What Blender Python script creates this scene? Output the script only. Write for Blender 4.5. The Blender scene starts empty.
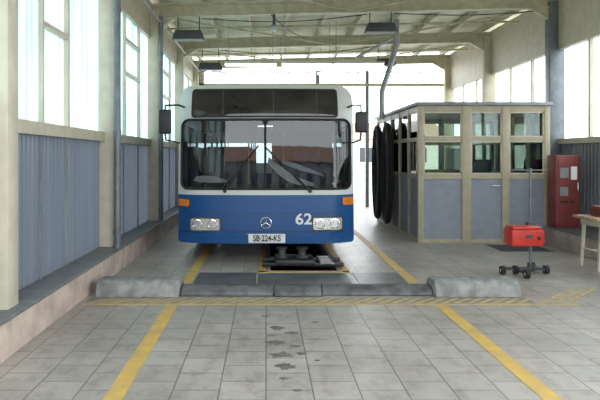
import bpy, bmesh, math, random
from mathutils import Vector, Matrix
random.seed(4)
S = bpy.context.scene
S.view_settings.view_transform = 'Standard'
S.view_settings.look = 'None'
COL = S.collection

# ---------------------------------------------------------------- materials
def mat(name, c, rough=0.6, metal=0.0, var=0.12, scale=6.0, c2=None, emit=0.0, bump=0.0, spec=0.5):
    m = bpy.data.materials.new(name); m.use_nodes = True
    nt = m.node_tree; N = nt.nodes; L = nt.links
    b = N['Principled BSDF']
    tc = N.new('ShaderNodeTexCoord'); no = N.new('ShaderNodeTexNoise')
    no.inputs['Scale'].default_value = scale; no.inputs['Detail'].default_value = 5
    L.new(tc.outputs['Object'], no.inputs['Vector'])
    r = N.new('ShaderNodeValToRGB')
    c = list(c)
    if c2 is None: c2 = [max(0, k*(1-var*1.6)) for k in c]; c1 = [min(1, k*(1+var)) for k in c]
    else: c1 = c
    r.color_ramp.elements[0].position = 0.35; r.color_ramp.elements[1].position = 0.65
    r.color_ramp.elements[0].color = (*c2, 1); r.color_ramp.elements[1].color = (*c1, 1)
    L.new(no.outputs['Fac'], r.inputs['Fac']); L.new(r.outputs['Color'], b.inputs['Base Color'])
    b.inputs['Roughness'].default_value = rough; b.inputs['Metallic'].default_value = metal
    b.inputs['Specular IOR Level'].default_value = spec
    if emit:
        b.inputs['Emission Color'].default_value = (*c, 1); b.inputs['Emission Strength'].default_value = emit
    if bump:
        bp = N.new('ShaderNodeBump'); bp.inputs['Strength'].default_value = bump; bp.inputs['Distance'].default_value = 0.01
        L.new(no.outputs['Fac'], bp.inputs['Height']); L.new(bp.outputs['Normal'], b.inputs['Normal'])
    return m

def glass(name, tint=(0.9, 0.95, 0.95), refl=0.08, rough=0.02, const=None):
    m = bpy.data.materials.new(name); m.use_nodes = True
    nt = m.node_tree; N = nt.nodes; L = nt.links
    N.remove(N['Principled BSDF']); o = N['Material Output']
    t = N.new('ShaderNodeBsdfTransparent'); t.inputs[0].default_value = (*tint, 1)
    g = N.new('ShaderNodeBsdfGlossy'); g.inputs['Roughness'].default_value = rough
    mx = N.new('ShaderNodeMixShader')
    if const is None:
        f = N.new('ShaderNodeFresnel'); f.inputs[0].default_value = 1.45
        a = N.new('ShaderNodeMath'); a.operation = 'MULTIPLY'; a.inputs[1].default_value = refl/0.04
        a.use_clamp = True
        L.new(f.outputs[0], a.inputs[0]); L.new(a.outputs[0], mx.inputs[0])
    else: mx.inputs[0].default_value = const
    L.new(t.outputs[0], mx.inputs[1]); L.new(g.outputs[0], mx.inputs[2])
    L.new(mx.outputs[0], o.inputs[0])
    return m

def translucent(name, ca=(0.22, 0.38, 0.41), cb=(0.58, 0.70, 0.69), mixd=0.15, k=0.36, k1=0.62):
    m = bpy.data.materials.new(name); m.use_nodes = True
    nt = m.node_tree; N = nt.nodes; L = nt.links
    N.remove(N['Principled BSDF']); o = N['Material Output']
    tc = N.new('ShaderNodeTexCoord'); mp = N.new('ShaderNodeMapping'); mp.inputs['Scale'].default_value = (1, 5.5, 0.12)
    no = N.new('ShaderNodeTexNoise'); no.inputs['Scale'].default_value = 1.6; no.inputs['Detail'].default_value = 6
    L.new(tc.outputs['Object'], mp.inputs[0]); L.new(mp.outputs[0], no.inputs['Vector'])
    r = N.new('ShaderNodeValToRGB')
    r.color_ramp.elements[0].position = k; r.color_ramp.elements[1].position = k1
    r.color_ramp.elements[0].color = (*ca, 1); r.color_ramp.elements[1].color = (*cb, 1)
    L.new(no.outputs['Fac'], r.inputs[0])
    t = N.new('ShaderNodeBsdfTranslucent'); d = N.new('ShaderNodeBsdfDiffuse')
    L.new(r.outputs[0], t.inputs[0]); L.new(r.outputs[0], d.inputs[0])
    mx = N.new('ShaderNodeMixShader'); mx.inputs[0].default_value = mixd
    L.new(t.outputs[0], mx.inputs[1]); L.new(d.outputs[0], mx.inputs[2])
    gl = N.new('ShaderNodeBsdfGlossy'); gl.inputs['Roughness'].default_value = 0.25
    m2 = N.new('ShaderNodeMixShader'); m2.inputs[0].default_value = 0.05
    L.new(mx.outputs[0], m2.inputs[1]); L.new(gl.outputs[0], m2.inputs[2]); L.new(m2.outputs[0], o.inputs[0])
    return m

def floor_mat():
    m = bpy.data.materials.new('floor_slabs'); m.use_nodes = True
    nt = m.node_tree; N = nt.nodes; L = nt.links; b = N['Principled BSDF']
    tc = N.new('ShaderNodeTexCoord')
    br = N.new('ShaderNodeTexBrick'); br.offset = 0.5; br.squash = 1.0
    br.inputs['Scale'].default_value = 1.0
    br.inputs['Brick Width'].default_value = 0.30; br.inputs['Row Height'].default_value = 0.30
    br.inputs['Mortar Size'].default_value = 0.006; br.inputs['Mortar Smooth'].default_value = 0.4
    br.inputs['Bias'].default_value = 0.0
    br.inputs['Color1'].default_value = (0.385, 0.36, 0.33, 1); br.inputs['Color2'].default_value = (0.33, 0.31, 0.285, 1)
    br.inputs['Mortar'].default_value = (0.17, 0.16, 0.145, 1)
    mp = N.new('ShaderNodeMapping'); mp.inputs['Rotation'].default_value = (0, 0, math.radians(90))
    L.new(tc.outputs['Object'], mp.inputs[0]); L.new(mp.outputs[0], br.inputs['Vector'])
    n1 = N.new('ShaderNodeTexNoise'); n1.inputs['Scale'].default_value = 0.9; n1.inputs['Detail'].default_value = 8
    n1.inputs['Roughness'].default_value = 0.65
    L.new(tc.outputs['Object'], n1.inputs['Vector'])
    r1 = N.new('ShaderNodeValToRGB'); r1.color_ramp.elements[0].position = 0.3; r1.color_ramp.elements[1].position = 0.7
    r1.color_ramp.elements[0].color = (0.68, 0.67, 0.65, 1); r1.color_ramp.elements[1].color = (1.18, 1.18, 1.18, 1)
    L.new(n1.outputs['Fac'], r1.inputs[0])
    mx = N.new('ShaderNodeMix'); mx.data_type = 'RGBA'; mx.blend_type = 'MULTIPLY'; mx.inputs[0].default_value = 1
    L.new(br.outputs['Color'], mx.inputs[6]); L.new(r1.outputs[0], mx.inputs[7])
    mg = N.new('ShaderNodeMapping'); mg.inputs['Scale'].default_value = (1.5, 1.0, 1)
    n2 = N.new('ShaderNodeTexNoise'); n2.inputs['Scale'].default_value = 4.5; n2.inputs['Detail'].default_value = 8; n2.inputs['Roughness'].default_value = 0.75
    L.new(tc.outputs['Object'], mg.inputs[0]); L.new(mg.outputs[0], n2.inputs['Vector'])
    r2 = N.new('ShaderNodeValToRGB'); r2.color_ramp.elements[0].position = 0.34; r2.color_ramp.elements[1].position = 0.52
    r2.color_ramp.elements[0].color = (0.74, 0.73, 0.72, 1); r2.color_ramp.elements[1].color = (1.03, 1.03, 1.03, 1)
    L.new(n2.outputs['Fac'], r2.inputs[0])
    mx2 = N.new('ShaderNodeMix'); mx2.data_type = 'RGBA'; mx2.blend_type = 'MULTIPLY'; mx2.inputs[0].default_value = 1
    L.new(mx.outputs[2], mx2.inputs[6]); L.new(r2.outputs[0], mx2.inputs[7])
    L.new(mx2.outputs[2], b.inputs['Base Color'])
    rr = N.new('ShaderNodeMapRange'); rr.inputs['To Min'].default_value = 0.25; rr.inputs['To Max'].default_value = 0.55
    L.new(n1.outputs['Fac'], rr.inputs[0]); L.new(rr.outputs[0], b.inputs['Roughness'])
    bp = N.new('ShaderNodeBump'); bp.inputs['Strength'].default_value = 0.4; bp.inputs['Distance'].default_value = 0.004
    L.new(br.outputs['Fac'], bp.inputs['Height']); bp.invert = True
    L.new(bp.outputs['Normal'], b.inputs['Normal'])
    return m

def livery_mat():
    m = bpy.data.materials.new('bus_livery_paint'); m.use_nodes = True
    nt = m.node_tree; N = nt.nodes; L = nt.links; b = N['Principled BSDF']
    g = N.new('ShaderNodeNewGeometry'); sp = N.new('ShaderNodeSeparateXYZ'); L.new(g.outputs['Position'], sp.inputs[0])
    c = N.new('ShaderNodeMath'); c.operation = 'GREATER_THAN'; c.inputs[1].default_value = 0.965
    L.new(sp.outputs['Z'], c.inputs[0])
    mx = N.new('ShaderNodeMix'); mx.data_type = 'RGBA'
    mx.inputs[6].default_value = (0.006, 0.068, 0.22, 1); mx.inputs[7].default_value = (0.56, 0.59, 0.56, 1)
    L.new(c.outputs[0], mx.inputs[0]); L.new(mx.outputs[2], b.inputs['Base Color'])
    b.inputs['Roughness'].default_value = 0.3
    return m

M = dict(
 beige=mat('cream_painted_steel', (0.50, 0.45, 0.33), 0.5, var=0.06),
 bframe=mat('tan_booth_paint', (0.42, 0.37, 0.26), 0.5, var=0.06),
 beam=mat('cream_roof_steel', (0.46, 0.43, 0.29), 0.5, var=0.1),
 roof=mat('roof_sheet_underside', (0.62, 0.60, 0.45), 0.5, var=0.12, scale=1.5),
 pale=mat('pale_cream_paint', (0.55, 0.51, 0.40), 0.5, var=0.06),
 panel=translucent('blue_fluted_wainscot_sheet', (0.066, 0.078, 0.096), (0.098, 0.116, 0.138), 0.5, 0.25, 0.75),
 wpanel=mat('blue_grey_sheet_metal', (0.24, 0.26, 0.29), 0.45, 0.1, var=0.15, scale=1.2),
 bpanel=mat('booth_grey_panel', (0.25, 0.28, 0.34), 0.45, var=0.06),
 plinth=mat('pink_stone_plinth', (0.46, 0.37, 0.32), 0.7, var=0.15, scale=4),
 plinthtop=mat('plinth_cap_dark', (0.15, 0.16, 0.165), 0.45),
 conc=mat('rough_concrete', (0.25, 0.255, 0.25), 0.85, var=0.2, scale=9, bump=0.4),
 kerb=mat('worn_grey_kerb', (0.10, 0.105, 0.108), 0.6, var=0.3, scale=8, bump=0.3),
 steelplate=mat('floor_steel_plate', (0.13, 0.135, 0.135), 0.4, 0.3, var=0.25, scale=3),
 yellow=mat('worn_yellow_paint', (0.62, 0.41, 0.08), 0.55, c2=(0.44, 0.31, 0.12), scale=5),
 yellow2=mat('faded_yellow_paint', (0.58, 0.41, 0.12), 0.6, c2=(0.38, 0.30, 0.15), scale=9),
 hbase=mat('grimy_dark_floor_paint', (0.18, 0.175, 0.165), 0.55, c2=(0.27, 0.26, 0.24), scale=5),
 oil=mat('oil_stain', (0.11, 0.10, 0.095), 0.35, c2=(0.19, 0.175, 0.16), scale=14),
 black=mat('black_plastic', (0.012, 0.012, 0.014), 0.45),
 rubber=mat('black_rubber', (0.018, 0.018, 0.018), 0.8),
 dark=mat('dark_grey', (0.05, 0.052, 0.055), 0.55),
 greypole=mat('grey_steel_pole', (0.16, 0.18, 0.20), 0.45, 0.3),
 grey=mat('mid_grey_paint', (0.28, 0.29, 0.30), 0.5),
 galv=mat('galvanised_duct', (0.36, 0.37, 0.38), 0.4, 0.5),
 red=mat('red_paint', (0.50, 0.03, 0.02), 0.4, var=0.06),
 cabred=mat('cabinet_dull_red', (0.22, 0.045, 0.04), 0.5, var=0.1),
 white=mat('white_paint', (0.72, 0.73, 0.72), 0.5, var=0.04),
 paper=mat('white_paper', (0.95, 0.96, 0.97), 0.7, var=0.02),
 wood=mat('varnished_wood', (0.42, 0.28, 0.17), 0.5, var=0.25, scale=14),
 orange=mat('orange_indicator_lens', (0.75, 0.20, 0.02), 0.2),
 lens=mat('headlamp_lens', (0.62, 0.64, 0.62), 0.12, 0.6, var=0.2, scale=40),
 chrome=mat('chrome', (0.8, 0.8, 0.82), 0.12, 1.0, var=0.02),
 display=mat('destination_display_glass', (0.045, 0.04, 0.036), 0.06, c2=(0.012, 0.011, 0.010), scale=2.5),
 seat=mat('blue_seat_fabric', (0.05, 0.08, 0.16), 0.8),
 intr=mat('bus_interior_trim', (0.12, 0.125, 0.125), 0.7),
 tube=mat('fluorescent_tube', (1, 1, 0.95), 0.5, emit=9.0, var=0),
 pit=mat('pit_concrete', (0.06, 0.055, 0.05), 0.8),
 asphalt=mat('yard_asphalt', (0.46, 0.45, 0.43), 0.9, var=0.15, scale=2),
 pink=mat('pale_render', (0.66, 0.58, 0.54), 0.8),
 tile=mat('roof_tile', (0.35, 0.2, 0.15), 0.8),
 screen=mat('dark_window', (0.03, 0.035, 0.04), 0.15),
 livery=livery_mat(), floor=floor_mat(),
 wglass=glass('window_glass', (0.93, 0.96, 0.96), const=0.03),
 bglass=glass('booth_glass', (0.74, 0.82, 0.77), 0.06),
 busglass=glass('bus_side_glass', (0.62, 0.68, 0.68), 0.06),
 windscreen=glass('windscreen_glass', (0.50, 0.55, 0.56), 0.07),
 trans=translucent('fluted_translucent_sheet'),
)

# ---------------------------------------------------------------- geometry accumulator
class G:
    def __init__(s, name): s.name = name; s.bm = bmesh.new(); s.mats = []
    def mi(s, k):
        m = M[k]
        if m not in s.mats: s.mats.append(m)
        return s.mats.index(m)
    def merge(s, t, k):
        i = s.mi(k)
        for f in t.faces: f.material_index = i
        me = bpy.data.meshes.new('t'); t.to_mesh(me); t.free(); s.bm.from_mesh(me); bpy.data.meshes.remove(me)
    def box(s, x0, x1, y0, y1, z0, z1, k, bev=0.0, seg=2):
        t = bmesh.new(); bmesh.ops.create_cube(t, size=1)
        for v in t.verts: v.co = Vector((v.co.x*(x1-x0), v.co.y*(y1-y0), v.co.z*(z1-z0)))
        if bev: bmesh.ops.bevel(t, geom=list(t.edges), offset=bev, segments=seg, profile=0.5, affect='EDGES')
        c = Vector(((x0+x1)/2, (y0+y1)/2, (z0+z1)/2))
        for v in t.verts: v.co += c
        s.merge(t, k); return s
    def cyl(s, p0, p1, r, k, r2=None, seg=20):
        p0 = Vector(p0); p1 = Vector(p1); d = p1-p0
        t = bmesh.new(); bmesh.ops.create_cone(t, cap_ends=True, segments=seg, radius1=r, radius2=r if r2 is None else r2, depth=d.length)
        q = d.to_track_quat('Z', 'Y').to_matrix()
        for v in t.verts: v.co = q @ v.co + (p0+p1)/2
        s.merge(t, k); return s
    def tube(s, pts, r, k, closed=False, seg=10):
        pts = [Vector(p) for p in pts]; n = len(pts); t = bmesh.new(); rings = []
        up = Vector((0.123, 0.31, 0.94)).normalized()
        for i, p in enumerate(pts):
            if closed: d = pts[(i+1) % n]-pts[i-1]
            else: d = pts[min(i+1, n-1)]-pts[max(i-1, 0)]
            d.normalize(); a = up - d*up.dot(d)
            if a.length < 1e-3: a = d.orthogonal()
            a.normalize(); up = a; b = d.cross(a)
            rings.append([t.verts.new(p+(a*math.cos(6.2832*j/seg)+b*math.sin(6.2832*j/seg))*r) for j in range(seg)])
        m = n if closed else n-1
        for i in range(m):
            A = rings[i]; B = rings[(i+1) % n]
            off = 0
            if closed and i == n-1:
                off = min(range(seg), key=lambda o: (A[0].co-B[o].co).length)
            for j in range(seg):
                try: t.faces.new((A[j], A[(j+1) % seg], B[(j+1+off) % seg], B[(j+off) % seg]))
                except ValueError: pass
        if not closed:
            t.faces.new(rings[0][::-1]); t.faces.new(rings[-1])
        bmesh.ops.recalc_face_normals(t, faces=t.faces)
        s.merge(t, k); return s
    def prism(s, pts, axis, a0, a1, k, bev=0.0):
        t = bmesh.new()
        def P(u, v, a): return {'x': (a, u, v), 'y': (u, a, v), 'z': (u, v, a)}[axis]
        A = [t.verts.new(P(u, v, a0)) for u, v in pts]; B = [t.verts.new(P(u, v, a1)) for u, v in pts]
        n = len(pts); t.faces.new(A); t.faces.new(B[::-1])
        for i in range(n): t.faces.new((A[i], B[i], B[(i+1) % n], A[(i+1) % n]))
        bmesh.ops.recalc_face_normals(t, faces=t.faces)
        if bev: bmesh.ops.bevel(t, geom=list(t.edges), offset=bev, segments=2, profile=0.5, affect='EDGES')
        s.merge(t, k); return s
    def grid(s, rows, k, closed=False):
        t = bmesh.new(); V = [[t.verts.new(p) for p in r] for r in rows]
        for i in range(len(V)-1):
            n = len(V[i])
            for j in range(n if closed else n-1):
                t.faces.new((V[i][j], V[i][(j+1) % n], V[i+1][(j+1) % n], V[i+1][j]))
        s.merge(t, k); return s
    def sheet_yz(s, x, y0, y1, z0, z1, period, amp, k):
        n = max(2, int((y1-y0)/period*8))
        ys = [y0+(y1-y0)*i/n for i in range(n+1)]
        f = lambda y: x+amp*math.sin(6.2832*y/period)
        s.grid([[(f(y), y, z0) for y in ys], [(f(y), y, z1) for y in ys]], k); return s
    def finish(s, parent=None, pos=None):
        bm = s.bm
        for f in bm.faces: f.smooth = True
        for e in bm.edges:
            if len(e.link_faces) == 2 and e.calc_face_angle(0) > 0.6: e.smooth = False
        xs = [v.co.x for v in bm.verts]; ys = [v.co.y for v in bm.verts]; zs = [v.co.z for v in bm.verts]
        o = Vector(pos) if pos else Vector(((min(xs)+max(xs))/2, (min(ys)+max(ys))/2, min(zs)))
        for v in bm.verts: v.co -= o
        me = bpy.data.meshes.new(s.name); bm.to_mesh(me); bm.free()
        for m in s.mats: me.materials.append(m)
        ob = bpy.data.objects.new(s.name, me); COL.objects.link(ob)
        if parent: ob.parent = parent; ob.location = o-parent.location
        else: ob.location = o
        return ob

def empty(name, loc):
    e = bpy.data.objects.new(name, None); e.location = loc; e.empty_display_size = 0.3; COL.objects.link(e); return e

def text(name, body, size, loc, k, parent, ext=0.003, sx=1.0):
    cu = bpy.data.curves.new(name, 'FONT'); cu.body = body; cu.size = size; cu.extrude = ext
    cu.align_x = 'CENTER'; cu.align_y = 'CENTER'; cu.offset = size*0.02
    tmp = bpy.data.objects.new('tmp', cu); COL.objects.link(tmp)
    bpy.context.view_layer.update()
    me = bpy.data.meshes.new_from_object(tmp.evaluated_get(bpy.context.evaluated_depsgraph_get()))
    bpy.data.objects.remove(tmp)
    me.materials.clear(); me.materials.append(M[k])
    ob = bpy.data.objects.new(name, me); COL.objects.link(ob)
    ob.parent = parent; ob.location = Vector(loc)-parent.location
    ob.rotation_euler = (math.pi/2, 0, 0); ob.scale = (sx, 1, 1)
    return ob

# ---------------------------------------------------------------- layout constants
XL, XR = -2.20, 5.50
Y0, Y1 = 1.4, 17.4
FR = [1.5, 4.62, 7.80, 10.95, 14.2, 17.3]
PX0, PX1, PY0, PY1 = 0.02, 0.98, 7.70, 17.0

g = G('floor')
def quad(x0, x1, y0, y1, z=0.0):
    g.grid([[(x0, y0, z), (x1, y0, z)], [(x0, y1, z), (x1, y1, z)]], 'floor')
xa, xb = -2.4, 5.7
quad(xa, xb, -1.5, PY0); quad(xa, PX0, PY0, PY1); quad(PX1, xb, PY0, PY1); quad(xa, xb, PY1, 18.0)
d = -1.4
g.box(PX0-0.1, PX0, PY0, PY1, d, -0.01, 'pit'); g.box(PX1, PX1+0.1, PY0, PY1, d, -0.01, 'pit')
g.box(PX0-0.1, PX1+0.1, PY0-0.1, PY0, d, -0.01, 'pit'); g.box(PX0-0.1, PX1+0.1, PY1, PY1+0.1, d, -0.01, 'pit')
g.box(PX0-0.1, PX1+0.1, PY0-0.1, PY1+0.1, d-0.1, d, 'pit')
for a in (PX0+0.0, PX1-0.04): g.box(a, a+0.04, PY0+.01, PY1-.01, -0.12, 0.02, 'greypole')
g.finish(pos=(0, 0, 0))

g = G('ground_yard')
def q2(x0, x1, y0, y1):
    g.grid([[(x0, y0, -0.015), (x1, y0, -0.015)], [(x0, y1, -0.015), (x1, y1, -0.015)]], 'asphalt')
q2(-60, 60, -60, -1.5); q2(-60, 60, 18.0, 80); q2(-60, -2.4, -1.5, 18.0); q2(5.7, 60, -1.5, 18.0)
g.finish(pos=(0, 0, -0.015))

# ---------------------------------------------------------------- left wall
g = G('wall_left')
bays = [(FR[i], FR[i+1]) for i in range(5)]
g.sheet_yz(XL, Y0, Y1, 0.30, 1.74, 0.10, 0.007, 'panel')
g.box(XL-0.05, XL+0.07, Y0, Y1, 1.71, 1.83, 'pale')
g.box(XL-0.05, XL+0.05, Y0, Y1, 3.72, 4.40, 'beige')
for y in FR:
    g.box(XL-0.04, XL+0.20, y-0.10, y+0.10, 0.31, 4.25, 'pale', 0.008)
for i, (a, b) in enumerate(bays):
    f0, f1 = (0.375, 0.70) if i != 1 else (0.33, 0.56)
    for f in (f0, f1):
        y = a+(b-a)*f
        g.box(XL-0.03, XL+0.04, y-0.022, y+0.022, 1.83, 3.72, 'pale')
        g.box(XL-0.02, XL+0.015, y-0.018, y+0.018, 0.31, 1.71, 'wpanel')
    g.box(XL-0.03, XL+0.045, a+(b-a)*f0, a+(b-a)*f1, 2.78, 2.83, 'pale')
    g.box(XL-0.03, XL+0.045, a+(b-a)*f0, a+(b-a)*f1, 3.30, 3.35, 'pale')
g.finish()
for i, (a, b) in enumerate(bays):
    w = G('window_%d' % (i+1)); w.sheet_yz(XL-0.01, a+0.10, b-0.10, 1.83, 3.72, 0.10, 0.012, 'trans'); w.finish()
g = G('baseboard_left')
g.box(XL-0.1, -1.92, Y0, Y1, 0.0, 0.285, 'plinth', 0.006)
g.box(XL-0.1, -1.90, Y0, Y1, 0.285, 0.315, 'plinthtop', 0.005)
g.finish()
for yy, rad in ((7.63, 0.045), (10.80, 0.04)):
    g = G('drain_pipe'); g.cyl((-1.945, yy, 0.317), (-1.945, yy, 4.1), rad, 'greypole')
    for z in (0.5, 1.8, 3.4): g.cyl((-1.945, yy, z), (-1.945, yy, z+0.05), rad+0.008, 'greypole')
    g.finish()

# ---------------------------------------------------------------- right wall
g = G('wall_right')
g.sheet_yz(XR, Y0, Y1, 0.0, 1.76, 0.11, 0.008, 'wpanel')
g.box(XR+0.03, XR+0.06, Y0, Y1, 0.0, 1.76, 'wpanel')
g.box(XR-0.07, XR+0.06, Y0, Y1, 1.74, 1.84, 'pale')
g.box(XR-0.06, XR+0.06, Y0, Y1, 3.50, 4.55, 'beige')
for y in FR:
    g.box(XR-0.22, XR+0.06, y-0.10, y+0.10, 0.0, 4.42, 'greypole' if y == FR[3] else 'beige', 0.008)
for a, b in bays:
    for f in (0.33, 0.66):
        y = a+(b-a)*f; g.box(XR-0.03, XR+0.03, y-0.03, y+0.03, 1.84, 3.5, 'pale')
g.finish()
for i, (a, b) in enumerate(bays):
    w = G('window_%d' % (i+6)); w.box(XR-0.004, XR+0.004, a+0.10, b-0.10, 1.84, 3.50, 'wglass'); w.finish()
g = G('baseboard_right')
g.box(4.85, XR, Y0, 10.12, 0.0, 0.28, 'plinth', 0.006); g.box(4.83, XR, Y0, 10.12, 0.28, 0.31, 'plinthtop', 0.005)
g.finish()

# ---------------------------------------------------------------- roof
def zr(x): return 4.42+(x-XL)/(XR-XL)*0.18
g = G('ceiling')
n = 400; ys = [Y0-0.4+(Y1+0.8-Y0)*i/n for i in range(n+1)]
g.grid([[(x, y, zr(x)+0.10+0.018*math.sin(6.2832*y/0.25)) for y in ys] for x in (XL-0.35, XR+0.35)], 'roof')
g.finish()
g = G('roof_purlins')
for i in range(10):
    x = XL+0.25+i*(XR-XL-0.5)/9
    g.box(x-0.03, x+0.03, Y0-0.2, Y1+0.2, zr(x)-0.06, zr(x)+0.08, 'beam')
g.finish()
for y in FR:
    g = G('roof_beam')
    for dz0, dz1, w in ((-0.31, -0.28, 0.07), (-0.28, -0.10, 0.012), (-0.10, -0.06, 0.07)):
        xa_, xb_ = XL+0.02, XR-0.02
        g.prism([(xa_, zr(xa_)+dz0), (xb_, zr(xb_)+dz0), (xb_, zr(xb_)+dz1), (xa_, zr(xa_)+dz1)], 'y', y-w, y+w, 'beam')
    for sx, x in ((1, XL+0.2), (-1, XR-0.22)):
        z = zr(x)-0.31
        g.prism([(x, z), (x+sx*0.35, z), (x, z-0.2)], 'y', y-0.05, y+0.05, 'beam')
    g.finish()
g = G('roof_bracing')
for i in (2, 3, 4):
    a, b = FR[i], FR[i+1]
    g.tube([(-2.0, a+0.1, 4.15), (1.6, b-0.1, 4.22)], 0.018, 'beam'); g.tube([(5.2, a+0.1, 4.3), (1.7, b-0.1, 4.22)], 0.018, 'beam')
g.finish()
g = G('cable_conduits')
def sag(p, q, s_, r=0.010, k='dark'):
    g.tube([(p[0]+(q[0]-p[0])*t/10, p[1]+(q[1]-p[1])*t/10, p[2]+(q[2]-p[2])*t/10-s_*math.sin(math.pi*t/10)) for t in range(11)], r, k, seg=6)
for y in (12.4, 15.6): g.tube([(-2.1, y, 4.22), (5.4, y, 4.38)], 0.022, 'beam')
sag((-1.2, 10.95, 4.1), (1.9, 10.95, 4.18), 0.10); sag((-1.1, 14.2, 4.1), (2.7, 14.2, 4.2), 0.14); sag((2.4, 10.95, 4.2), (5.2, 10.95, 4.25), 0.06)
sag((0.1, 10.9, 4.15), (0.95, 13.3, 4.2), 0.08); g.cyl((0.15, 10.85, 3.95), (0.15, 10.85, 4.15), 0.025, 'dark'); g.box(0.09, 0.21, 10.79, 10.91, 3.85, 3.95, 'galv', 0.01)
sag((-1.95, 8.0, 4.0), (-1.95, 17.0, 4.0), 0.0, 0.02, 'galv')
g.finish()
g = G('rear_door_frame')
g.box(XL, XR, 17.42, 17.52, 3.62, 3.70, 'beam'); g.box(XL, XL+0.35, 17.42, 17.52, 0.32, 4.1, 'beige')
g.box(1.50, 1.62, 17.55, 17.67, 0, 4.1, 'greypole'); g.box(3.0, 3.1, 17.55, 17.67, 0, 4.1, 'greypole')
g.finish()

def fixture(name, x, y, z, w=0.6):
    g = G(name)
    g.prism([(x-w/2, z), (x+w/2, z), (x+w/2-0.06, z+0.16), (x-w/2+0.06, z+0.16)], 'y', y-0.12, y+0.12, 'dark', 0.01)
    g.box(x-w/2+0.04, x+w/2-0.04, y-0.09, y+0.09, z-0.012, z+0.002, 'grey')
    for dx in (-w/3, w/3): g.cyl((x+dx, y, z+0.15), (x+dx, y, zr(x)-0.3), 0.01, 'dark')
    g.finish()
fixture('hanging_heater', 2.15, 10.95, 3.84); fixture('hanging_heater', -1.45, 10.95, 3.70)
fixture('hanging_heater', -1.35, 14.2, 3.62, 0.6); fixture('hanging_heater', 2.9, 14.2, 3.72, 0.5)
for yf, xs_ in ((13.3, (-0.35, 0.95, 2.1)), (9.4, (-0.6, 3.9)), (16.0, (-0.9, 0.6, 2.0, 3.8))):
  for x in xs_:
    g = G('fluorescent_light'); z = {13.3: 3.62, 9.4: 4.2, 16.0: 3.80}[yf]
    g.box(x-0.6, x+0.6, yf-0.05, yf+0.05, z, z+0.05, 'white', 0.005); g.cyl((x-0.58, yf, z-0.025), (x+0.58, yf, z-0.025), 0.018, 'tube')
    for dx in (-0.5, 0.5): g.cyl((x+dx, yf, z+0.04), (x+dx, yf, zr(x)+0.09), 0.006, 'grey')
    g.finish()

# ---------------------------------------------------------------- floor markings and stops
def slab(name, rects, k, z=0.004):
    g = G(name)
    for x0, x1, y0, y1 in rects: g.box(x0, x1, y0, y1, 0.0005, z, k)
    return g.finish()
slab('lane_line', [(-1.01, -0.89, 1.2, 5.88), (-1.01, -0.89, 6.95, 17.0)], 'yellow')
slab('lane_line', [(1.71, 1.83, 1.2, 5.88), (1.71, 1.83, 6.95, 17.0)], 'yellow')
slab('steel_floor_plate', [(-0.86, -0.12, 6.68, 7.55), (-0.10, 1.02, 6.68, 7.50), (1.11, 1.68, 6.68, 7.55)], 'steelplate', 0.006)
slab('pit_border_marking', [(-0.09, 0.0, 7.55, 17), (1.0, 1.09, 7.55, 17), (-0.09, 1.09, 7.57, 7.66)], 'yellow', 0.005)
g = G('hatched_floor_marking')
def hatch(x0, x1, y0, y1, step=0.13, w=0.055, sk=0.35, base=True):
    if base: g.box(x0-0.02, x1+0.10, y0-0.01, y1+0.01, 0.0004, 0.0018, 'hbase')
    x = x0
    while x < x1:
        L_ = sk*(y1-y0)/0.35
        g.prism([(x, y0), (x+w, y0), (x+w+L_, y1), (x+L_, y1)], 'z', 0.0019, 0.0035, 'yellow2'); x += step
hatch(-1.85, 2.66, 5.98, 6.195); hatch(2.80, 3.15, 5.98, 6.60, 0.13, base=False); hatch(1.95, 2.70, 6.64, 6.9, 0.13, base=False); hatch(-1.85, -1.1, 6.64, 6.85, 0.13, base=False)
g.box(-1.88, 3.2, 5.92, 5.95, 0.0005, 0.0035, 'yellow2')
g.finish()
g = G('oil_stain')
for cx, cy, r in ((0.10, 5.12, 0.07), (0.22, 4.98, 0.05), (0.08, 4.72, 0.08), (0.24, 4.62, 0.035), (0.12, 4.42, 0.09), (0.27, 4.45, 0.04), (0.14, 4.18, 0.07), (0.05, 4.9, 0.03), (0.38, 4.3, 0.02), (0.12, 3.95, 0.03), (0.45, 5.3, 0.03), (0.0, 5.5, 0.04), (0.3, 5.6, 0.025), (0.2, 3.75, 0.025), (0.9, 4.5, 0.02)):
    pts = []
    for j in range(22):
        a = 6.2832*j/22; rr_ = r*(0.6+0.6*random.random()); pts.append((cx+rr_*1.1*math.cos(a), cy+rr_*0.8*math.sin(a)))
    g.prism(pts, 'z', 0.0005, 0.002, 'oil')
g.finish()

for x0, x1 in ((-1.82, -0.93), (1.81, 2.72)):
    g = G('concrete_wheel_stop')
    g.prism([(6.20, 0), (6.62, 0), (6.60, 0.10), (6.53, 0.17), (6.29, 0.17), (6.22, 0.10)], 'x', x0, x1, 'conc', 0.02); g.finish()
g = G('rubber_speed_bump')
for x0, x1, y in ((-0.92, 0.08, 6.27), (0.09, 0.60, 6.25), (0.61, 1.80, 6.28)):
    g.prism([(y, 0.006), (y+0.30, 0.006), (y+0.28, 0.05), (y+0.20, 0.095), (y+0.10, 0.095), (y+0.02, 0.05)], 'x', x0, x1, 'kerb', 0.012)
g.finish()

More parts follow.
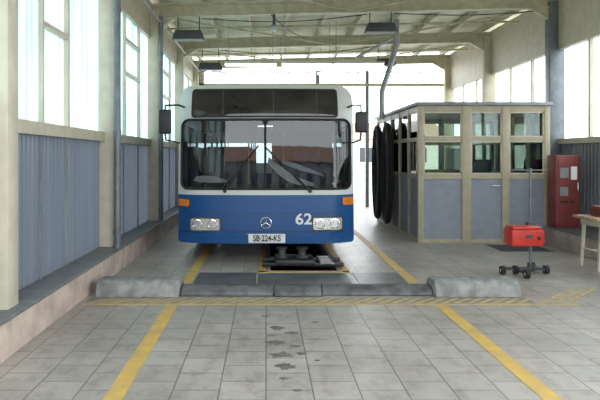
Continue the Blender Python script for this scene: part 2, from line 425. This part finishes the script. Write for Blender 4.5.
# ---------------------------------------------------------------- BUS
YF = 8.2; HW = 1.27
bus = empty('city_bus', (0, 13.6, 0))
def fy(x, z):
    a = abs(x); y = YF+0.09*(a/1.25)**2
    if a > 0.98: y += 0.13*((a-0.98)/0.27)**2
    if z > 1.0: y += 0.07*(z-1.0)
    if z > 2.1: y += 0.9*(z-2.1)**2
    if z < 0.45: y += 0.3*(0.45-z)**2
    return y
def rr(x0, x1, z0, z1, rt, rb, nc=8, ns=14):
    P = []
    def arc(cx, cz, r, a0):
        for i in range(nc+1):
            a = math.radians(a0+90*i/nc); P.append((cx+r*math.cos(a), cz+r*math.sin(a)))
    def side(p, q):
        for i in range(1, ns): P.append((p[0]+(q[0]-p[0])*i/ns, p[1]+(q[1]-p[1])*i/ns))
    arc(x1-rt, z1-rt, rt, 0); side((x1-rt, z1), (x0+rt, z1)); arc(x0+rt, z1-rt, rt, 90)
    side((x0, z1-rt), (x0, z0+rb)); arc(x0+rb, z0+rb, rb, 180); side((x0+rb, z0), (x1-rb, z0)); arc(x1-rb, z0+rb, rb, 270)
    side((x1, z0+rb), (x1, z1-rt)); return P
def patch(g, o, off, k, depth=0.0, rings=6):
    cx = sum(p[0] for p in o)/len(o); cz = sum(p[1] for p in o)/len(o); rows = []
    if depth: rows.append([(x, fy(x, z)-off+depth, z) for x, z in o])
    for i in range(rings):
        t = 1-i/(rings-1)*0.999
        rows.append([(cx+(x-cx)*t, fy(cx+(x-cx)*t, cz+(z-cz)*t)-off, cz+(z-cz)*t) for x, z in o])
    g.grid(rows, k, closed=True)
outer = rr(-HW, HW, 0.285, 2.55, 0.20, 0.10); hole = rr(-1.215, 1.215, 1.05, 2.035, 0.11, 0.09)
g = G('body_shell')
YB = 19.2
rows = []
for i in range(9):
    t = i/8
    rows.append([(a[0]+(b[0]-a[0])*t, fy(a[0]+(b[0]-a[0])*t, a[1]+(b[1]-a[1])*t), a[1]+(b[1]-a[1])*t) for a, b in zip(outer, hole)])
g.grid(rows, 'livery', closed=True)
g.grid([[(x, 9.0, z) for x, z in outer], [(x, fy(x, z), z) for x, z in outer]], 'livery', closed=True)
xs = [(-HW, 2.0)]+[(-HW+0.2-0.2*math.cos(math.radians(a)), 2.35+0.2*math.sin(math.radians(a))) for a in range(0, 91, 15)]
xs += [(0, 2.555)]+[(-x, z) for x, z in xs[::-1]]
g.grid([[(x, 9.0, z) for x, z in xs], [(x, YB, z) for x, z in xs]], 'livery')
for s_ in (-1, 1):
    x0, x1 = sorted((s_*HW, s_*(HW-0.05)))
    g.box(x0, x1, 9.0, YB, 1.98, 2.2, 'livery')
    segs = [(9.0, 10.35), (11.45, 16.0), (17.1, YB)]
    for a, b in segs: g.box(x0, x1, a, b, 0.285, 1.12, 'livery')
    g.box(x0, x1, 9.0, YB, 1.02, 1.12, 'livery')
    y = 9.0
    while y < YB: g.box(x0, x1, y, y+0.08, 1.1, 2.0, 'dark'); y += 1.45
    g.box(x0, x1, YB-0.1, YB, 1.1, 2.0, 'livery')
g.box(-HW, HW, YB-0.05, YB, 0.285, 1.3, 'livery'); g.box(-HW, HW, YB-0.05, YB, 1.95, 2.5, 'livery')
g.box(-0.5, 0.5, 12.0, 13.0, 2.545, 2.62, 'white', 0.03)
g.finish(bus)
g = G('underbody_floor'); g.box(-1.2, 1.2, 8.6, YB-0.06, 0.42, 0.55, 'dark'); g.box(-0.7, 0.7, 10.8, 11.0, 0.38, 0.5, 'black')
g.box(-0.4, 0.4, 15.5, 18.9, 0.25, 0.45, 'black'); g.finish(bus)
g = G('windscreen')
hl = rr(-1.215, -0.025, 1.05, 2.035, 0.10, 0.08); hr = rr(0.005, 1.215, 1.05, 2.035, 0.10, 0.08)
patch(g, hl, -0.012, 'windscreen', rings=10); patch(g, hr, -0.012, 'windscreen', rings=10); g.finish(bus)
g = G('side_glass')
for s_ in (-1, 1): g.box(s_*1.245-0.003, s_*1.245+0.003, 9.0, YB-0.1, 1.12, 1.98, 'busglass')
g.box(-1.2, 1.2, YB-0.03, YB-0.02, 1.3, 1.95, 'busglass'); g.finish(bus)
g = G('windscreen_gasket')
g.tube([(x, fy(x, z)-0.004, z) for x, z in hole], 0.017, 'rubber', closed=True, seg=8)
g.tube([(-0.01, fy(0, z)-0.006, z) for z in [1.05+0.985*i/8 for i in range(9)]], 0.017, 'rubber'); g.finish(bus)
g = G('destination_display')
patch(g, rr(-1.07, 1.03, 2.06, 2.49, 0.05, 0.05), 0.004, 'rubber', 0.01)
patch(g, rr(-1.04, 1.00, 2.085, 2.465, 0.04, 0.04), 0.010, 'display', 0.01)
for x in (-0.62, 0.1, 0.72):
    patch(g, rr(x, x+0.012, 2.10, 2.45, 0.003, 0.003), 0.014, 'dark', 0.005)
g.finish(bus)
g = G('headlamps')
for x0, x1, z0 in ((-1.07, -0.655, 0.465), (0.665, 1.075, 0.475)):
    patch(g, rr(x0-0.02, x1+0.02, z0-0.02, z0+0.185, 0.03, 0.03), 0.006, 'dark', 0.01)
    patch(g, rr(x0, x1, z0, z0+0.165, 0.025, 0.025), 0.016, 'lens', 0.015)
    for c in (x0+0.1, x1-0.1):
        g.tube([(c+0.065*math.cos(a*0.3142), fy(c, z0)-0.02, z0+0.083+0.065*math.sin(a*0.3142)) for a in range(20)], 0.007, 'chrome', closed=True, seg=6)
g.finish(bus)
g = G('indicators')
patch(g, rr(-1.262, -1.09, 0.80, 0.90, 0.02, 0.02), 0.012, 'orange', 0.02)
patch(g, rr(1.09, 1.262, 0.82, 0.93, 0.02, 0.02), 0.012, 'orange', 0.02); g.finish(bus)
g = G('front_bumper')
patch(g, rr(-1.265, 1.265, 0.285, 0.445, 0.04, 0.05), 0.045, 'livery', 0.07)
patch(g, rr(-1.24, 1.24, 0.452, 0.462, 0.003, 0.003), 0.004, 'dark')
patch(g, rr(-1.24, 1.24, 0.700, 0.707, 0.002, 0.002), 0.004, 'dark')
for x in (-0.62, 0.28): patch(g, rr(x, x+0.006, 0.46, 0.70, 0.002, 0.002), 0.004, 'dark')
g.finish(bus)
g = G('licence_plate')
patch(g, rr(-0.27, 0.27, 0.30, 0.425, 0.01, 0.01), 0.058, 'white', 0.012)
patch(g, rr(-0.27, -0.245, 0.302, 0.423, 0.004, 0.004), 0.060, 'seat'); g.finish(bus)
text('plate_lettering', 'SB·224-KS', 0.118, (0.012, YF-0.063, 0.362), 'black', bus, 0.002, 0.78)
text('fleet_number', '62', 0.215, (0.53, YF+0.004, 0.62), 'white', bus, 0.006, 1.12)
g = G('front_badge')
c = Vector((0.0, YF-0.012, 0.575)); R = 0.075
g.tube([c+Vector((R*math.cos(a*.3142), 0, R*math.sin(a*.3142))) for a in range(20)], 0.008, 'chrome', closed=True, seg=8)
for a in (90, 210, 330):
    p = c+Vector((R*math.cos(math.radians(a)), 0, R*math.sin(math.radians(a)))); g.cyl(c, p, 0.012, 'chrome', r2=0.004, seg=8)
g.finish(bus)
g = G('wipers')
def S_(x, z, o=0.035): return (x, fy(x, z)-o, z)
for px, hx, hz in ((-0.58, -0.36, 1.36), (0.62, 0.28, 1.35)):
    g.cyl(S_(px, 1.02, 0.04), S_(px, 1.02, -0.02), 0.025, 'black')
    g.tube([S_(px, 1.02), S_((px+hx)/2, 1.2), S_(hx, hz)], 0.012, 'black', seg=6)
    dx = 0.34 if px < 0 else -0.40
    A = (hx-dx*0.75, hz-0.30); B = (hx+dx*0.75, hz+0.30)
    g.tube([S_(A[0]+(B[0]-A[0])*i/8, A[1]+(B[1]-A[1])*i/8, 0.022) for i in range(9)], 0.012, 'rubber', seg=6)
g.finish(bus)
g = G('door_mirrors')
for s_, x0, x1, z0, z1 in ((-1, -1.49, -1.32, 1.82, 2.16), (1, 1.24, 1.41, 1.84, 2.13)):
    g.box(x0, x1, 8.08, 8.16, z0, z1, 'black', 0.025, 3)
    g.box(x0+0.015, x1-0.015, 8.158, 8.168, z0+0.02, z1-0.02, 'chrome')
    xm = (x0+x1)/2
    g.tube([(s_*1.18, 8.45, 2.22), (s_*1.25, 8.3, 2.24), (xm, 8.15, 2.22), (xm, 8.12, z1-0.03)], 0.014, 'black')
    g.tube([(s_*1.24, 8.50, 1.70), (xm, 8.2, 1.74), (xm, 8.12, z0+0.03)], 0.012, 'black')
g.finish(bus)
g = G('wheels')
for y in (10.9, 16.55):
    for s_ in (-1, 1):
        a, b = s_*0.96, s_*1.235
        if s_ == 1: a = 1.0
        g.cyl((a, y, 0.486), (b, y, 0.486), 0.48, 'rubber', seg=40)
        g.cyl((s_*1.20, y, 0.482), (s_*1.245, y, 0.482), 0.27, 'grey', seg=30); g.cyl((s_*1.2, y, 0.482), (s_*1.265, y, 0.482), 0.09, 'dark')
g.finish(bus)
g = G('cab_interior')
g.prism([(8.42, 0.56), (9.0, 0.56), (9.0, 0.95), (8.80, 1.10), (8.45, 1.02)], 'x', -1.1, 1.17, 'dark', 0.02)
g.tube([(0.68+0.22*math.cos(a*.2618), 9.05+0.06*math.sin(a*.2618), 1.22+0.20*math.sin(a*.2618)) for a in range(24)], 0.014, 'black', closed=True)
g.cyl((0.68, 9.05, 1.22), (0.68, 8.9, 1.05), 0.03, 'black')
for a in (0, 120, 240): g.cyl((0.68, 9.05, 1.22), (0.68+0.21*math.cos(math.radians(a)), 9.05+.06*math.sin(math.radians(a)), 1.22+0.2*math.sin(math.radians(a))), 0.01, 'black')
g.box(0.45, 0.92, 9.45, 9.9, 0.9, 1.05, 'seat', 0.04); g.box(0.45, 0.92, 9.85, 9.98, 1.0, 1.65, 'seat', 0.05)
g.box(-1.1, -0.5, 10.0, 10.05, 0.55, 1.55, 'dark'); g.box(0.1, 1.15, 10.15, 10.2, 0.55, 1.95, 'dark')
g.box(-1.1, 1.1, 8.9, 9.0, 1.98, 2.4, 'intr')
g.box(-1.05, -0.12, 8.62, 8.64, 1.86, 2.03, 'dark'); g.box(0.1, 1.1, 8.62, 8.64, 1.88, 2.03, 'dark')
y = 10.9
while y < 18.4:
    for x0, x1 in ((-1.15, -0.3), (0.3, 1.15)):
        g.box(x0, x1, y, y+0.4, 0.9, 1.0, 'seat', 0.03); g.box(x0, x1, y+0.38, y+0.46, 0.95, 1.7, 'seat', 0.03); g.cyl((x0+.4, y+.2, 0.55), (x0+.4, y+.2, 0.9), 0.03, 'grey')
    y += 0.85
for y in (10.1, 12.2, 14.5, 16.8):
    for x in (-0.3, 0.3): g.cyl((x, y, 0.55), (x, y, 2.45), 0.016, 'yellow')
for x in (-0.3, 0.3): g.cyl((x, 10, 2.2), (x, 18.5, 2.2), 0.014, 'yellow')
g.finish(bus)
g = G('windscreen_reflection_strips')  # curved white strips behind the glass, shaped as bright windscreen reflections
def curl(x0, z0, x1, z1, w, yb, bow, k='paper'):
    rows = []
    for i in range(13):
        t = i/12; x = x0+(x1-x0)*t; z = z0+(z1-z0)*t+bow*math.sin(math.pi*t); ww = w*(0.35+0.65*math.sin(math.pi*min(1, t*0.9+0.15)))
        rows.append([(x, yb+0.02*math.sin(t*5), z), (x-ww*0.1, yb-0.08, z-ww*0.5), (x-ww*0.25, yb-0.15, z-ww)])
    g.grid(rows, k)
curl(0.04, 1.50, 0.70, 1.12, 0.12, 8.46, -0.05); curl(0.24, 1.46, 0.84, 1.24, 0.07, 8.50, 0.02)
curl(-1.02, 1.22, -0.55, 1.16, 0.09, 8.50, 0.03)
g.finish(bus)

g = G('pit_jack')
g.box(-0.05, 1.05, 7.86, 7.98, 0.021, 0.07, 'black', 0.01); g.box(-0.05, 1.05, 8.24, 8.36, 0.021, 0.07, 'black', 0.01)
g.box(0.12, 0.66, 7.84, 8.38, 0.03, 0.11, 'black', 0.015)
for x in (0.22, 0.50):
    g.cyl((x, 8.1, 0.022), (x, 8.1, 0.14), 0.085, 'dark'); g.cyl((x, 8.1, 0.12), (x, 8.1, 0.22), 0.05, 'dark'); g.cyl((x, 8.1, 0.22), (x, 8.1, 0.25), 0.08, 'black')
for i in range(5): g.cyl((0.74, 7.83+i*0.13, 0.075), (0.90, 7.83+i*0.13, 0.075), 0.012, 'galv')
for x in (0.74, 0.90): g.cyl((x, 7.80, 0.075), (x, 8.38, 0.075), 0.012, 'galv')
g.finish()

# ---------------------------------------------------------------- BOOTH
bx0, bx1, by0, by1 = 2.66, 4.97, 10.2, 14.0
booth = empty('inspection_booth', (3.8, 12.1, 0))
g = G('booth_frame')
posts = [(2.66, 2.76), (3.43, 3.59), (4.13, 4.26), (4.87, 4.97)]
for a, b in posts:
    g.box(a, b, by0, by0+0.08, 0, 2.40, 'bframe', 0.005); g.box(a, b, by1-0.08, by1, 0, 2.40, 'bframe', 0.005)
rails = [(0.0, 0.06), (1.115, 1.20), (1.78, 1.85), (2.29, 2.40)]
for z0, z1 in rails:
    g.box(bx0+.02, bx1-.02, by0+0.01, by0+0.07, z0, z1, 'bframe'); g.box(bx0+.02, bx1-.02, by1-0.07, by1-0.01, z0, z1, 'bframe')
    g.box(bx0+0.01, bx0+0.07, by0+.02, by1-.02, z0, z1, 'bframe'); g.box(bx1-0.07, bx1-0.01, by0+.02, by1-.02, z0, z1, 'bframe')
for y in (10.95, 11.7, 12.45, 13.2):
    g.box(bx0, bx0+0.08, y-0.035, y+0.035, 0, 2.4, 'bframe', 0.005); g.box(bx1-0.08, bx1, y-0.035, y+0.035, 0, 2.4, 'bframe', 0.005)
for i in range(3):
    a = posts[i][1]; b = posts[i+1][0]
    for z0, z1 in ((1.20, 1.78), (1.85, 2.29)):
        t = 0.022
        for q in ((a, a+t, z0, z1), (b-t, b, z0, z1), (a, b, z0, z0+t), (a, b, z1-t, z1)):
            g.box(q[0], q[1], by0+0.015, by0+0.05, q[2], q[3], 'pale')
g.finish(booth)
g = G('booth_panels')
g.box(bx0+0.03, bx1-0.03, by0+0.03, by0+0.05, 0.05, 1.13, 'bpanel'); g.box(bx0+0.03, bx1-0.03, by1-0.05, by1-0.03, 0.05, 1.13, 'bpanel')
g.box(bx1-0.05, bx1-0.03, by0+.04, by1-.04, 0.05, 1.13, 'bpanel')
g.sheet_yz(bx0+0.04, by0+0.05, by1-0.05, 0.05, 1.13, 0.08, 0.008, 'bpanel')
g.finish(booth)
g = G('booth_roof'); g.box(bx0-0.05, bx1+0.03, by0-0.06, by1+0.05, 2.40, 2.46, 'grey', 0.01); g.finish(booth)
g = G('booth_glazing')
g.box(bx0+0.04, bx1-0.04, by0+0.03, by0+0.036, 1.2, 2.29, 'bglass'); g.box(bx0+0.04, bx1-0.04, by1-0.04, by1-0.034, 1.2, 2.29, 'bglass')
g.box(bx0+0.03, bx0+0.036, by0+0.05, by1-0.05, 1.2, 2.29, 'bglass'); g.box(bx1-0.036, bx1-0.03, by0+0.05, by1-0.05, 1.2, 2.29, 'bglass'); g.finish(booth)
g = G('door_handle'); g.cyl((4.05, 10.13, 1.0), (4.05, 10.2, 1.0), 0.012, 'chrome'); g.cyl((3.94, 10.13, 1.0), (4.06, 10.13, 1.0), 0.010, 'chrome'); g.finish(booth)
g = G('office_desk')
g.box(2.85, 4.75, 10.5, 11.1, 0.95, 1.0, 'wood', 0.005)
for x in (2.9, 4.66): g.box(x, x+0.05, 10.52, 11.08, 0.0, 0.95, 'wood')
g.finish()
g = G('computer_monitor'); g.box(3.72, 4.08, 10.80, 10.84, 1.10, 1.40, 'dark', 0.01); g.box(3.86, 3.94, 10.84, 10.9, 1.0, 1.25, 'dark'); g.box(3.78, 4.02, 10.76, 10.98, 1.0, 1.02, 'dark'); g.finish()
g = G('storage_cabinet'); g.box(2.85, 3.35, 13.3, 13.8, 0.0, 1.85, 'pale', 0.01); g.box(2.87, 3.095, 13.28, 13.3, 0.05, 1.8, 'beige'); g.box(3.105, 3.33, 13.28, 13.3, 0.05, 1.8, 'beige'); g.finish()
g = G('paper_stack'); g.box(2.95, 3.25, 10.65, 10.9, 1.0, 1.22, 'paper', 0.004); g.box(2.97, 3.27, 10.66, 10.9, 1.22, 1.27, 'yellow', 0.004); g.finish()
g = G('office_chair')
g.box(4.2, 4.6, 11.5, 11.9, 0.72, 0.80, 'seat', 0.03); g.box(4.2, 4.6, 11.88, 11.95, 0.85, 1.45, 'seat', 0.03); g.cyl((4.4, 11.7, 0.06), (4.4, 11.7, 0.72), 0.03, 'dark')
g.box(4.38, 4.42, 11.88, 11.92, 0.72, 0.95, 'dark')
for a in range(5):
    g.cyl((4.4, 11.7, 0.09), (4.4+0.27*math.cos(a*1.2566), 11.7+0.27*math.sin(a*1.2566), 0.05), 0.018, 'dark'); g.cyl((4.4+0.27*math.cos(a*1.2566), 11.69+0.27*math.sin(a*1.2566), 0.03), (4.4+0.27*math.cos(a*1.2566), 11.72+0.27*math.sin(a*1.2566), 0.03), 0.03, 'dark')
g.finish()

for cy in (12.2, 13.25):
    g = G('exhaust_hose')
    for k_, (ry, rz) in enumerate(((0.38, 1.0), (0.26, 0.90), (0.14, 0.78))):
        pts = [(2.53+0.01*k_, cy+ry*math.cos(a*0.1745), 1.16+rz*math.sin(a*0.1745)) for a in range(36)]
        g.tube(pts, 0.062, 'rubber', closed=True, seg=10)
    g.box(2.44, 2.655, cy-0.05, cy+0.05, 2.0, 2.08, 'dark')
    g.finish()
g = G('exhaust_duct')
g.tube([(2.75, 12.3, 4.40), (2.75, 12.3, 3.9), (2.62, 12.3, 3.4), (2.45, 12.3, 2.9), (2.44, 12.3, 2.30)], 0.06, 'galv', seg=14)
g.tube([(2.75, 12.3, 4.05), (2.2, 12.3, 3.75), (1.9, 12.3, 3.6)], 0.03, 'galv')
g.finish()

# ---------------------------------------------------------------- right side objects
g = G('electrical_cabinet')
g.box(4.86, 5.26, 9.78, 10.08, 0.31, 1.53, 'cabred', 0.012)
g.box(4.89, 5.23, 9.76, 9.782, 0.36, 1.48, 'cabred', 0.006)
g.box(4.92, 5.06, 9.75, 9.76, 1.15, 1.32, 'grey'); g.box(5.10, 5.20, 9.75, 9.76, 1.12, 1.34, 'paper'); g.box(4.92, 5.05, 9.75, 9.76, 0.85, 1.0, 'grey')
for x in (4.95, 5.02, 5.12): g.cyl((x, 9.73, 0.75), (x, 9.76, 0.75), 0.018, 'black')
g.cyl((5.2, 9.72, 0.95), (5.2, 9.72, 1.08), 0.01, 'chrome'); g.finish()
g = G('wooden_work_table')
g.box(4.28, 4.81, 7.55, 8.15, 0.66, 0.70, 'wood', 0.008)
g.box(4.36, 4.76, 7.62, 8.08, 0.58, 0.66, 'pale')
for x, dx in ((4.40, -0.05), (4.72, 0.05)):
    for y in (7.64, 8.06): g.prism([(x-0.02, 0.66), (x+0.02, 0.66), (x+dx*0.9+0.016, 0.0), (x+dx*0.9-0.016, 0.0)], 'y', y-0.018, y+0.018, 'pale')
g.cyl((4.37, 7.64, 0.25), (4.37, 8.06, 0.25), 0.012, 'pale'); g.cyl((4.75, 7.64, 0.25), (4.75, 8.06, 0.25), 0.012, 'pale')
g.cyl((4.37, 7.85, 0.25), (4.75, 7.85, 0.25), 0.012, 'pale')
g.finish()
g = G('red_tool_case'); g.box(4.44, 4.80, 7.7, 8.0, 0.70, 0.84, 'cabred', 0.015); g.box(4.43, 4.81, 7.69, 8.01, 0.775, 0.785, 'black')
g.tube([(4.56, 7.85, 0.84), (4.56, 7.85, 0.88), (4.68, 7.85, 0.88), (4.68, 7.85, 0.84)], 0.009, 'black'); g.finish()

g = G('headlight_tester_stand')
px_, py_ = 3.40, 7.50
g.cyl((px_, py_, 0.06), (px_, py_, 1.36), 0.018, 'greypole'); g.cyl((px_+0.0, py_, 0.05), (px_, py_, 0.14), 0.04, 'dark')
g.box(px_-0.36, px_+0.2, py_-0.025, py_+0.025, 0.045, 0.085, 'dark', 0.008)
g.box(px_-0.20, px_-0.16, py_-0.3, py_+0.02, 0.045, 0.08, 'dark', 0.006); g.box(px_+0.1, px_+0.14, py_-0.02, py_+0.22, 0.045, 0.08, 'dark', 0.006)
for x, y in ((px_-0.20, py_-0.02), (px_+0.19, py_-0.02), (px_-0.38, py_-0.05), (px_-0.18, py_-0.30), (px_+0.12, py_+0.22)):
    g.cyl((x-0.025, y, 0.055), (x+0.025, y, 0.055), 0.055, 'rubber', seg=24); g.cyl((x-0.03, y, 0.055), (x+0.03, y, 0.055), 0.02, 'galv')
g.cyl((px_-0.26, py_, 1.33), (px_+0.22, py_, 1.33), 0.009, 'greypole')
g.box(px_-0.05, px_+0.05, py_-0.05, py_+0.05, 0.52, 0.66, 'dark', 0.01)
g.box(px_-0.37, px_+0.03, py_-0.32, py_-0.04, 0.40, 0.60, 'red', 0.015, 3)
g.box(px_-0.35, px_+0.01, py_-0.30, py_-0.06, 0.60, 0.635, 'red', 0.01)
g.box(px_-0.20, px_-0.12, py_-0.33, py_-0.315, 0.50, 0.54, 'dark'); g.cyl((px_-0.04, py_-0.33, 0.5), (px_-0.04, py_-0.31, 0.5), 0.02, 'black')
g.finish()
g = G('floor_drain_grate')
for i in range(9): g.box(3.75, 4.55, 9.3+i*0.07, 9.34+i*0.07, 0.001, 0.008, 'dark')
g.box(3.72, 4.58, 9.26, 9.3, 0.001, 0.008, 'dark'); g.box(3.72, 4.58, 9.9, 9.94, 0.001, 0.008, 'dark'); g.finish()

# ---------------------------------------------------------------- outside buildings
def house(name, x0, x1, y0, y1, h, k):
    g = G(name); g.box(x0, x1, y0, y1, -0.015, h, k)
    ym = (y0+y1)/2
    g.prism([(y0-0.4, h), (y1+0.4, h), (ym, h+1.8)], 'x', x0-0.4, x1+0.4, 'tile')
    x = x0+1.0
    while x < x1-1.5:
        for z in ([1.0, 3.8] if h > 5 else [1.0]):
            for yy in (y0-0.03, y1+0.0): g.box(x, x+1.2, yy, yy+0.03, z, z+1.4, 'screen'); g.box(x-0.06, x+1.26, yy-0.005, yy+0.035, z-0.08, z, 'white')
        x += 2.6
    g.finish()
house('rendered_house', 5.4, 17, 56, 64, 3.2, 'pink')
house('unseen_reflection_building', -22, 16, -34, -26, 6.0, 'conc')  # added behind the camera, unseen, to darken reflections in the bus front

# ---------------------------------------------------------------- light
W = bpy.data.worlds.new('overcast_sky'); S.world = W; W.use_nodes = True
nt = W.node_tree; bg = nt.nodes['Background']
tc = nt.nodes.new('ShaderNodeTexCoord'); no = nt.nodes.new('ShaderNodeTexNoise'); no.inputs['Scale'].default_value = 2
nt.links.new(tc.outputs['Generated'], no.inputs['Vector'])
r = nt.nodes.new('ShaderNodeValToRGB'); r.color_ramp.elements[0].color = (0.86, 0.93, 1, 1); r.color_ramp.elements[1].color = (0.97, 0.99, 1, 1)
nt.links.new(no.outputs['Fac'], r.inputs[0]); nt.links.new(r.outputs[0], bg.inputs[0])
bg.inputs[1].default_value = 5.3

cam = bpy.data.cameras.new('camera'); co = bpy.data.objects.new('camera', cam); COL.objects.link(co)
co.location = (0, 0, 1.5); co.rotation_euler = (math.pi/2, 0, 0)
cam.sensor_width = 36; cam.lens = 35.0; cam.shift_x = 34/600; cam.shift_y = -43/600; cam.clip_start = 0.05
S.camera = co
